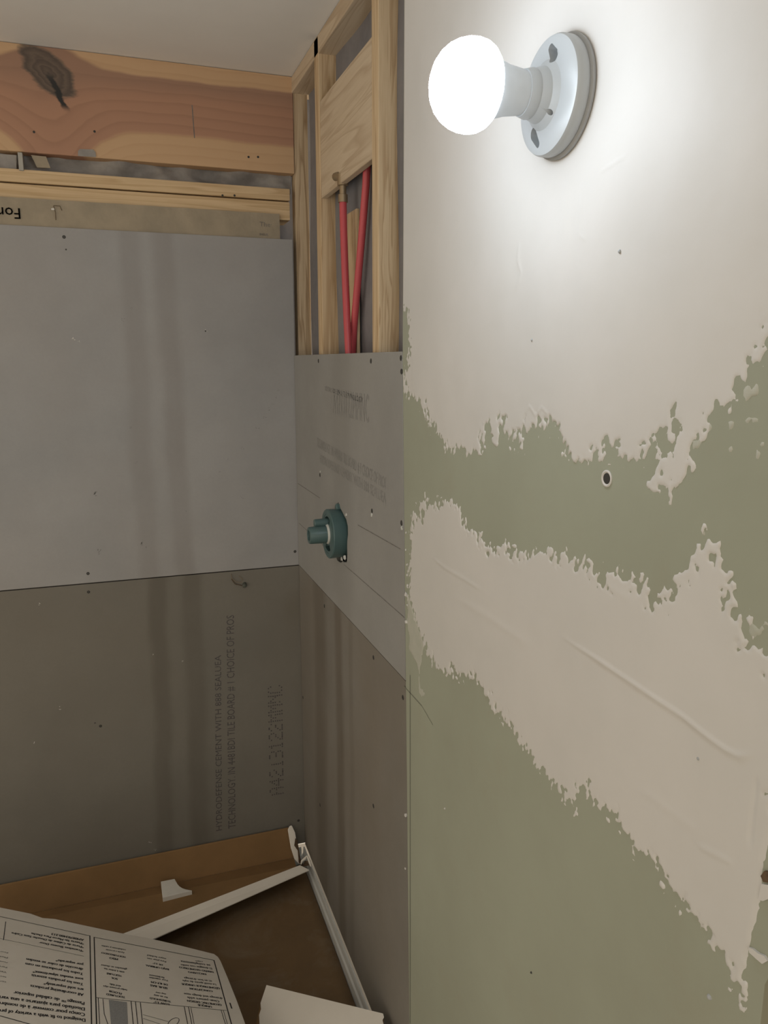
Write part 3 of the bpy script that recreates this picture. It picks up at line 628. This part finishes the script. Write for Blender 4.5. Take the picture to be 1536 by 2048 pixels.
cs = [MB().prism([face_pt(x, z, .012) for (x, z) in slot_shape(*q)], AX*.02).out('cutter', None) for q in slots]
hl = MB().lathe([(0, .0030), (.02, .0030)], face_pt(.020, -.022, .014), AX, 12).out('cutter', None)
cut(bp, cs+[hl])
for p in bp.data.polygons: p.use_smooth = True
bp.data.set_sharp_from_angle(angle=math.radians(30))
for (x, z, a, _s) in slots:
    MB().lathe([(0, .0035), (.0015, .0042), (.0025, .0025)], face_pt(x+.004*math.cos(a), z+.004*math.sin(a), .0135), AX, 10).out('screw_head', M['slot'], bp)
MB().lathe([(0, .0610), (.0030, .0615), (.0045, .0590)], LC, AX, 64).out('gasket', M['gasket'], lh, smooth=True)
SOC = LC+AX*.039
MB().lathe([(0, .0240), (.004, .0248), (.012, .0228), (.013, .018)], SOC-AX*.001, AX, 40).out('socket_ring', M['plastic'], lh, smooth=True)
lb = empty('light_bulb', LC+AX*.048, 'lit cool-white bulb with rounded dome on the wall lampholder', 'light bulb')
MB().lathe([(.046, .012), (.0465, .0205), (.056, .0225), (.070, .0245), (.082, .0280), (.0865, .0300)], LC, AX, 40).out('collar', M['collar'], lb, smooth=True)
dome = [(.0860, .0304), (.0885, .0350), (.0935, .0398), (.100, .0432), (.108, .0446), (.117, .0441), (.126, .0415), (.134, .0372), (.1405, .0315), (.1455, .0245), (.149, .0165), (.151, .008), (.1515, .0005)]
MB().lathe(dome, LC, AX, 48).out('dome', M['dome'], lb, smooth=True)

# ------------------------------------------------------------------ shower valve
VX = D; VCN = Vector((VX, VY, VZ))
sv = empty('shower_valve', VCN, 'teal plastic shower valve guard sticking out of the cement board', 'shower valve')
AXV = Vector((-1, 0, 0))
gr = MB().lathe([(-.020, .055), (.0, .057), (.026, .058), (.028, .0565), (.028, .046), (.024, .045), (.014, .044), (.014, .02), (-.02, .02)], VCN, AXV, 56).out('guard_ring', M['teal'], sv, smooth=True)
dk = MB().lathe([(.016, .0462), (.0268, .0462), (.0276, .0455)], VCN, AXV, 48).out('guard_face', M['teal'], sv, smooth=True)
ck = []
for sgn in (1, -1):
    pts = []
    a0 = math.pi/2*sgn
    for k in range(12): w = a0-.55+1.1*k/11; pts.append(VCN+Vector((-.0145, math.cos(w)*.041, math.sin(w)*.041)))
    for k in range(12): w = a0+.55-1.1*k/11; pts.append(VCN+Vector((-.0145, math.cos(w)*.027, math.sin(w)*.027)))
    ck.append(MB().prism(pts, (-.03, 0, 0)).out('cutter', None))
cut(dk, ck)
MB().lathe([(.020, .0235), (.029, .0235), (.032, .022)], VCN, AXV, 32).out('seal_ring', M['white'], sv, smooth=True)
MB().lathe([(.022, .0210), (.070, .0200), (.0725, .0185), (.0725, .0125), (.068, .012), (.068, .002)], VCN+Vector((0, .001, -.001)), AXV, 36).out('stem_cover', M['teal'], sv, smooth=True)
MB().lathe([(.022, .0100), (.056, .0095), (.0575, .008), (.0575, .001)], VCN+Vector((0, .008, .0255)), AXV, 24).out('screw_boss', M['teal'], sv, smooth=True)
MB().lathe([(-.004, .009), (.006, .009), (.008, .006)], VCN+Vector((0, -.002, .062)), AXV, 9).out('guard_tab', M['teal'], sv)
MB().box(D+.013, D+.029, VY-.05, VY+.05, VZ-.045, VZ+.045).out('valve_body', M['brass'], sv)

# ------------------------------------------------------------------ shower base and what lies on it
sp = empty('shower_pan', (-.4, 1.7, -.05), 'white shower pan with a thin raised lip along the valve wall', 'shower pan')
MB().box(-1.4, D-.001, 1.20, YC-.001, -.048, -.004).out('pan_floor', M['pan'], sp, bevel=.003)
fl = [(D-.011, -.02), (D-.010, .030), (D-.0065, .036), (D-.0055, .052), (D-.0045, .056), (D-.0015, .056), (D-.001, .05), (D-.001, -.02)]
MB().prism([Vector((x, 1.22, z)) for (x, z) in fl], (0, YC-1.223, 0)).out('tile_flange', M['pan'], sp)
MB().prism([Vector((-1.4, YC-(D-x), z)) for (x, z) in fl], (1.4+D-.012, 0, 0)).out('tile_flange', M['pan'], sp)
MB().prism([Vector((-1.4, y, z)) for (y, z) in ((1.20, -.045), (1.20, .085), (1.21, .095), (1.28, .095), (1.295, .08), (1.31, -.02))], (1.4+D-.013, 0, 0)).out('threshold', M['pan'], sp, bevel=.003)
def papf(a, b2_):
    x = -1.35+a*(D-.0125+1.35); y = 1.33+b2_*(YC-.02-1.33)
    return Vector((x, y, .0015+.0012*math.sin(x*13+y*5)*math.sin(y*11)+.012*max(0, (x-(D-.05))/.04)**2*b2_))
pp = sheet('floor_paper', M['paper'], 60, 40, papf); tag(pp, 'scuffed brown protective paper covering the shower floor', 'paper')
mod = pp.modifiers.new('t', 'SOLIDIFY'); mod.thickness = .001; mod.offset = -1

# cardboard tray along the back wall
tr = empty('cardboard_tray', (-.1, 2.0, .045), 'long brown cardboard tray lying along the foot of the back wall', 'cardboard')
f1 = onZ(583, 1717, .052); xl = -1.3
yfold = (f1.y+onZ(79, 1823, .052).y)/2
zb = .145; yb = YC-.012
bk = [Vector((xl, yfold, .052)), Vector((f1.x+.008, yfold, .052)), Vector((onA(577, 1657, yb).x, yb, onA(577, 1657, yb).z)), Vector((xl, yb, onA(0, 1773, yb).z))]
MB().prism(bk, (0, .004, .002)).out('back_panel', M['cardboard'], tr, bevel=.0008)
q1, q2, q3, q4 = onZ(246, 1867, .074), onZ(600, 1730, .074), onZ(308, 1878, .068), onZ(625, 1738, .068)
dirS = (q1-q2).normalized(); q1 = q2+dirS*1.25; dir3 = (q3-q4).normalized(); q3 = q4+dir3*1.25; q4 = q4+Vector((-.010, -.0, 0)); 
q2b = q2+Vector((-.012, 0, 0))
ln = (q1.x-xl); 
MB().prism([Vector((f1.x+.008, yfold, .052)), Vector((xl, yfold, .052)), Vector((q1.x, q1.y, .0715)), Vector((q2b.x, q2b.y, .0715))], (0, 0, -.004)).out('bottom_panel', M['cardboard'], tr)
o = MB().prism([q2, q1, q3, q4], (0, 0, -.0035)).out('front_flap', M['carton'], tr, bevel=.0008); o['label'] = 'long white folded flap along the front of the tray'
ef = [(577, 1661), (580, 1654), (584, 1652), (590, 1665), (596, 1700), (602, 1722), (603, 1729), (597, 1727), (590, 1719), (583, 1697)]
def efp(u, v): t = (v-1652)/77; return onA(u, v, 2.118-.055*t)
MB().prism([efp(u, v) for (u, v) in ef], (-.0015, .004, 0)).out('end_flap', M['carton'], tr)['label'] = 'torn white end flap in the corner'
MB().prism([efp(u, v)+Vector((0, -.003, 0)) for (u, v) in ((590, 1676), (594, 1680), (600, 1716), (604, 1729), (597, 1724), (595, 1700), (588, 1690))], (.001, .002, 0)).out('torn_flute', M['brown'], tr)
MB().tube([onZ(602, 1729, .058), onZ(604, 1722, .066), onZ(610, 1717, .072), onZ(614, 1712, .078), onZ(618, 1720, .070), onZ(622, 1733, .056)], [.002, .0035, .004, .003, .004, .0025], 7).out('torn_tab', M['carton'], tr)
MB().prism([onZ(606, 1733, .058), onZ(610, 1722, .062), onZ(616, 1722, .064), onZ(618, 1731, .058)], (0, .004, -.002)).out('torn_flute', M['brown'], tr)

# foam corner chip
zt_f = .082
fp = [onZ(772/2.4, 1640+295/2.4, zt_f), onZ(838/2.4, 1640+282/2.4, zt_f)]
for (x, y) in ((846, 296), (853, 308), (862, 318), (874, 326), (890, 332), (922, 338)): fp.append(onZ(x/2.4, 1640+y/2.4, zt_f))
fp.append(onZ(781/2.4, 1640+373/2.4, zt_f))
tag(MB().prism(fp, (0, 0, -.0150)).out('foam_chip', M['foam'], None, bevel=.0012), 'small white foam chip with a curved cutout on the cardboard tray', 'foam')
bp_ = onZ(190, 1819, .058)
tag(MB().lathe([(-.006, .0008), (-.003, .0028), (.001, .0032), (.005, .0022), (.007, .0006)], bp_+Vector((0, 0, .0022)), (.9, .5, 0), 9).out('debris_speck', M['bug'], None, smooth=True), 'tiny dark brown speck on the cardboard tray', 'debris')

# printed carton sheet, propped up on the threshold
C0 = onZ(432, 1912, .10); C1 = onZ(490, 2048, .185); C2 = onZ(0, 1814, .28)
nP = (C1-C0).cross(C2-C0).normalized(); nP = nP if nP.z > 0 else -nP
cP = lambda u, v: onP(u, v, C0, nP)
ct_ = empty('printed_carton', C0, 'white cardboard carton sheet printed with upside-down black text', 'carton')
edge = [(-180, 1778), (0, 1815), (60, 1827), (85, 1836), (110, 1838), (160, 1849), (240, 1866), (300, 1877), (360, 1891), (400, 1901), (428, 1908), (436, 1914), (441, 1922), (455, 1955), (473, 2000), (492, 2052), (515, 2110), (-200, 2110)]
tp = MB().prism([cP(u, v) for (u, v) in edge], -nP*.0045).out('top_liner', M['carton'], ct_)
MB().prism([cP(u, v)-nP*.0046 for (u, v) in edge], -nP*.001).out('bottom_liner', M['cardboard'], ct_)
# the sides of the carton hang from the printed top, down to the tray, the threshold and the floor
def side(e0, e1, z0, z1):
    a, b_ = cP(*e0)-nP*.006, cP(*e1)-nP*.006; cen = cP(150, 1980); m_ = ((a+b_)/2-cen); m_.z = 0; inn_ = -m_.normalized()
    a, b_ = a+inn_*.006, b_+inn_*.006
    MB().prism([a, b_, Vector((b_.x, b_.y, z1)), Vector((a.x, a.y, z0))], inn_*.004).out('side_panel', M['carton'], ct_)
side((-178, 1779), (424, 1908), .084, .084); side((436, 1918), (513, 2106), .006, .006); side((-178, 1781), (-198, 2106), .084, .10); side((-196, 2108), (510, 2108), .10, .10)
zx = lambda x, y: cP(x/3.072, 1800+y/3.072)
mb = MB()
L = [('Designed to fit with a variety of premium', 525, 742, -95, 672), ('Conçu pour convenir à de nombreux', 523, 708, -50, 630), ('Diseñado para ajustarse a una variedad', 522, 674, -75, 590), ('Passage™ de calidad superior', 520, 640, 88, 572),
     ('All coordinating products', 515, 588, 190, 533), ('are sold separately*', 515, 557, 272, 517), ('Tous les produits assortis', 513, 524, 197, 468), ('sont vendus séparément*', 513, 493, 205, 445), ('Todos los productos en cum', 512, 461, 160, 398), ('dirección de color se venden', 512, 432, 165, 370), ('por separado*', 512, 403, 345, 376)]
for (s, a, b_, c_, d_) in L: text_line(mb, s, zx(a, b_-12), zx(c_, d_-12), nP, .0003, 1.6, .0010)
for (s, a, b_, c_, d_) in [('*Frameless Shower Door', 515, 318, 245, 266), ('*Porte de Cabine de Douche Sans Cadre', 517, 295, 75, 207), ('*Puerta Sin Marco Para Ducha', 517, 273, 195, 210), ('AM00703400.213', 517, 250, 320, 213)]:
    text_line(mb, s, zx(a, b_-9), zx(c_, d_-9), nP, .0003, 1.55, .0012)
for k, s in enumerate(('Pour', 'Plus', 'Nota', 'Para', 'Ver', 'tout', 'com')): text_line(mb, s, zx(50-k*2, 322+k*30), zx(2-k*2, 314+k*30), nP, .0003, .9)
cols = [('TEXTURED', 770, 600, 655, 580, 1), ('FLOOR', 750, 578, 672, 560, 1), ('helps prevent slips', 780, 556, 635, 531, 0), ('and falls', 743, 533, 675, 518, 0), ('SOL', 725, 488, 685, 480, 1), ('TEXTURÉ', 750, 469, 657, 452, 1), ('aide à éviter les', 765, 447, 640, 424, 0), ('glissades et chutes', 780, 428, 622, 402, 0), ('PISO', 725, 366, 675, 357, 1), ('TEXTURIZADO', 775, 354, 625, 326, 1), ('Ayuda a prevenir', 765, 328, 650, 308, 0), ('resbalones y caídas', 772, 310, 625, 284, 0),
        ('LOW 3.5"', 1040, 643, 945, 627, 1), ('THRESHOLD', 1050, 626, 922, 604, 1), ('for an easy', 1030, 602, 945, 587, 0), ('step over', 1020, 582, 955, 570, 0), ('SEUIL BAS', 1030, 544, 925, 525, 1), ('DE 8,9 CM', 1030, 523, 930, 505, 1), ('Pour enjamber', 1030, 498, 915, 478, 0), ('facilement', 1010, 480, 917, 463, 0), ('BAJO UMBRAL', 1038, 429, 895, 403, 1), ('DE 3,5"', 1000, 402, 940, 390, 1), ('Para pisar con', 1020, 382, 905, 361, 0), ('mayor facilidad', 1020, 364, 905, 342, 0),
        ('UNIQUE', 1300, 658, 1215, 645, 1), ('GEOMETRIC DESIGN', 1360, 646, 1150, 620, 1), ('Clean pattern adds', 1345, 624, 1150, 600, 0), ('drainage and design ease', 1365, 606, 1130, 577, 0), ('CONCEPTION', 1305, 562, 1165, 545, 1), ('GÉOMÉTRIQUE UNIQUE', 1350, 545, 1115, 517, 1), ('Le motif ajoute du style', 1325, 522, 1120, 497, 0), ('et un bon drainage', 1300, 501, 1130, 480, 0), ('EXCLUSIVO', 1265, 458, 1155, 444, 1), ('DISEÑO GEOMÉTRICO', 1310, 445, 1100, 415, 1), ('El desagüe con estilo', 1300, 423, 1110, 400, 0), ('se complementa', 1290, 403, 1110, 378, 0), ('y seguro', 1245, 384, 1200, 378, 0)]
for (s, a, b_, c_, d_, bo) in cols: text_line(mb, s, zx(a, b_-6), zx(c_, d_-6), nP, .0003, 1.45, .0011 if bo else .0005)
mb.out('printed_text', M['printblack'], tp)
mb = MB()
lines = [(-120, 76, 554, 221, .0026), (552, 219, 563, 800, .0024), (35, 133, 21, 247, .0016), (515, 346, -100, 216, .0012), (-80, 690, 250, 782, .0022), (576, 229, 1316, 371, .0026), (578, 229, 594, 800, .0024), (1314, 370, 1432, 800, .0026), (586, 600, 1392, 680, .0016), (603, 603, 614, 800, .0014), (632, 608, 640, 700, .0014), (640, 700, 665, 770, .0014), (805, 623, 822, 800, .0016), (832, 626, 850, 800, .0016), (862, 630, 880, 800, .0016), (1132, 656, 1160, 800, .0016), (1158, 658, 1185, 800, .0016), (1172, 660, 1200, 800, .0012), (1358, 677, 1396, 800, .0014), (1372, 679, 1408, 800, .0012), (878, 705, 1035, 748, .0012), (880, 728, 1010, 772, .0012), (1412, 632, 1424, 668, .003)]
for (a, b_, c_, d_, w) in lines: stripe(mb, zx(a, b_), zx(c_, d_), nP, w, .0003)
el = [zx(1066+34*math.cos(k*.35)-6*math.sin(k*.35), 752+26*math.sin(k*.35)-10*math.cos(k*.35)) for k in range(19)]
for k in range(18): stripe(mb, el[k], el[k+1], nP, .0014, .0003)
mb.out('printed_frame', M['printblack'], tp)
mb = MB(); mb.add([zx(x, y)+nP*.00025 for (x, y) in ((668, 613), (780, 628), (788, 790), (684, 790))], [(0, 1, 2, 3)]); mb.out('printed_picture', M['printgrey'], tp)

# blank white carton flap at the bottom of the picture, leaning on the valve wall
W1 = onZ(533, 1970, .10); W2 = onZ(766, 2027, .175); W3 = onZ(519, 2048, .10)
nW = (W2-W1).cross(W3-W1).normalized(); nW = nW if nW.z > 0 else -nW
wP = lambda u, v, k=0.: onP(u, v, W1, nW)+nW*k
wf = empty('carton_flap', W1, 'blank white corrugated carton flap leaning against the foot of the valve wall', 'cardboard')
wout = [(533, 1970), (766, 2027), (768, 2034), (765, 2040), (768, 2052), (764, 2080), (768, 2120), (514, 2120), (517, 2080), (516, 2060), (519, 2047), (518, 2030), (522, 2018), (521, 2006), (525, 1994)]
MB().prism([wP(u, v) for (u, v) in wout], -nW*.0008).out('top_liner', M['carton'], wf)
w2 = [(533, 1970), (766, 2027), (766, 2120), (505, 2120), (507, 2060), (513, 2030), (519, 2005), (527, 1985)]
MB().prism([wP(u, v, -.0062) for (u, v) in w2], -nW*.0008).out('bottom_liner', M['cardboard'], wf)
# flutes: a wavy sheet between the liners, ridges running in from the torn left edge
A_, B_ = wP(531, 1974, -.0035), wP(505, 2110, -.0035); dw = (B_-A_); L_ = dw.length; dw.normalize(); inn = (W2-W1).normalized()
v = []; f = []; n_ = 160
for i in range(n_+1):
    s = i/n_*L_; h = .0026*math.sin(s*2*math.pi/.0075); e = .002*math.sin(i*1.7)+.0015*math.sin(i*.61)
    v += [A_+dw*s+nW*h+inn*e, A_+dw*s+nW*h+inn*.06]
for i in range(n_): f.append((2*i, 2*i+1, 2*i+3, 2*i+2))
mesh('flutes', v, f, M['cardin'], wf, True)
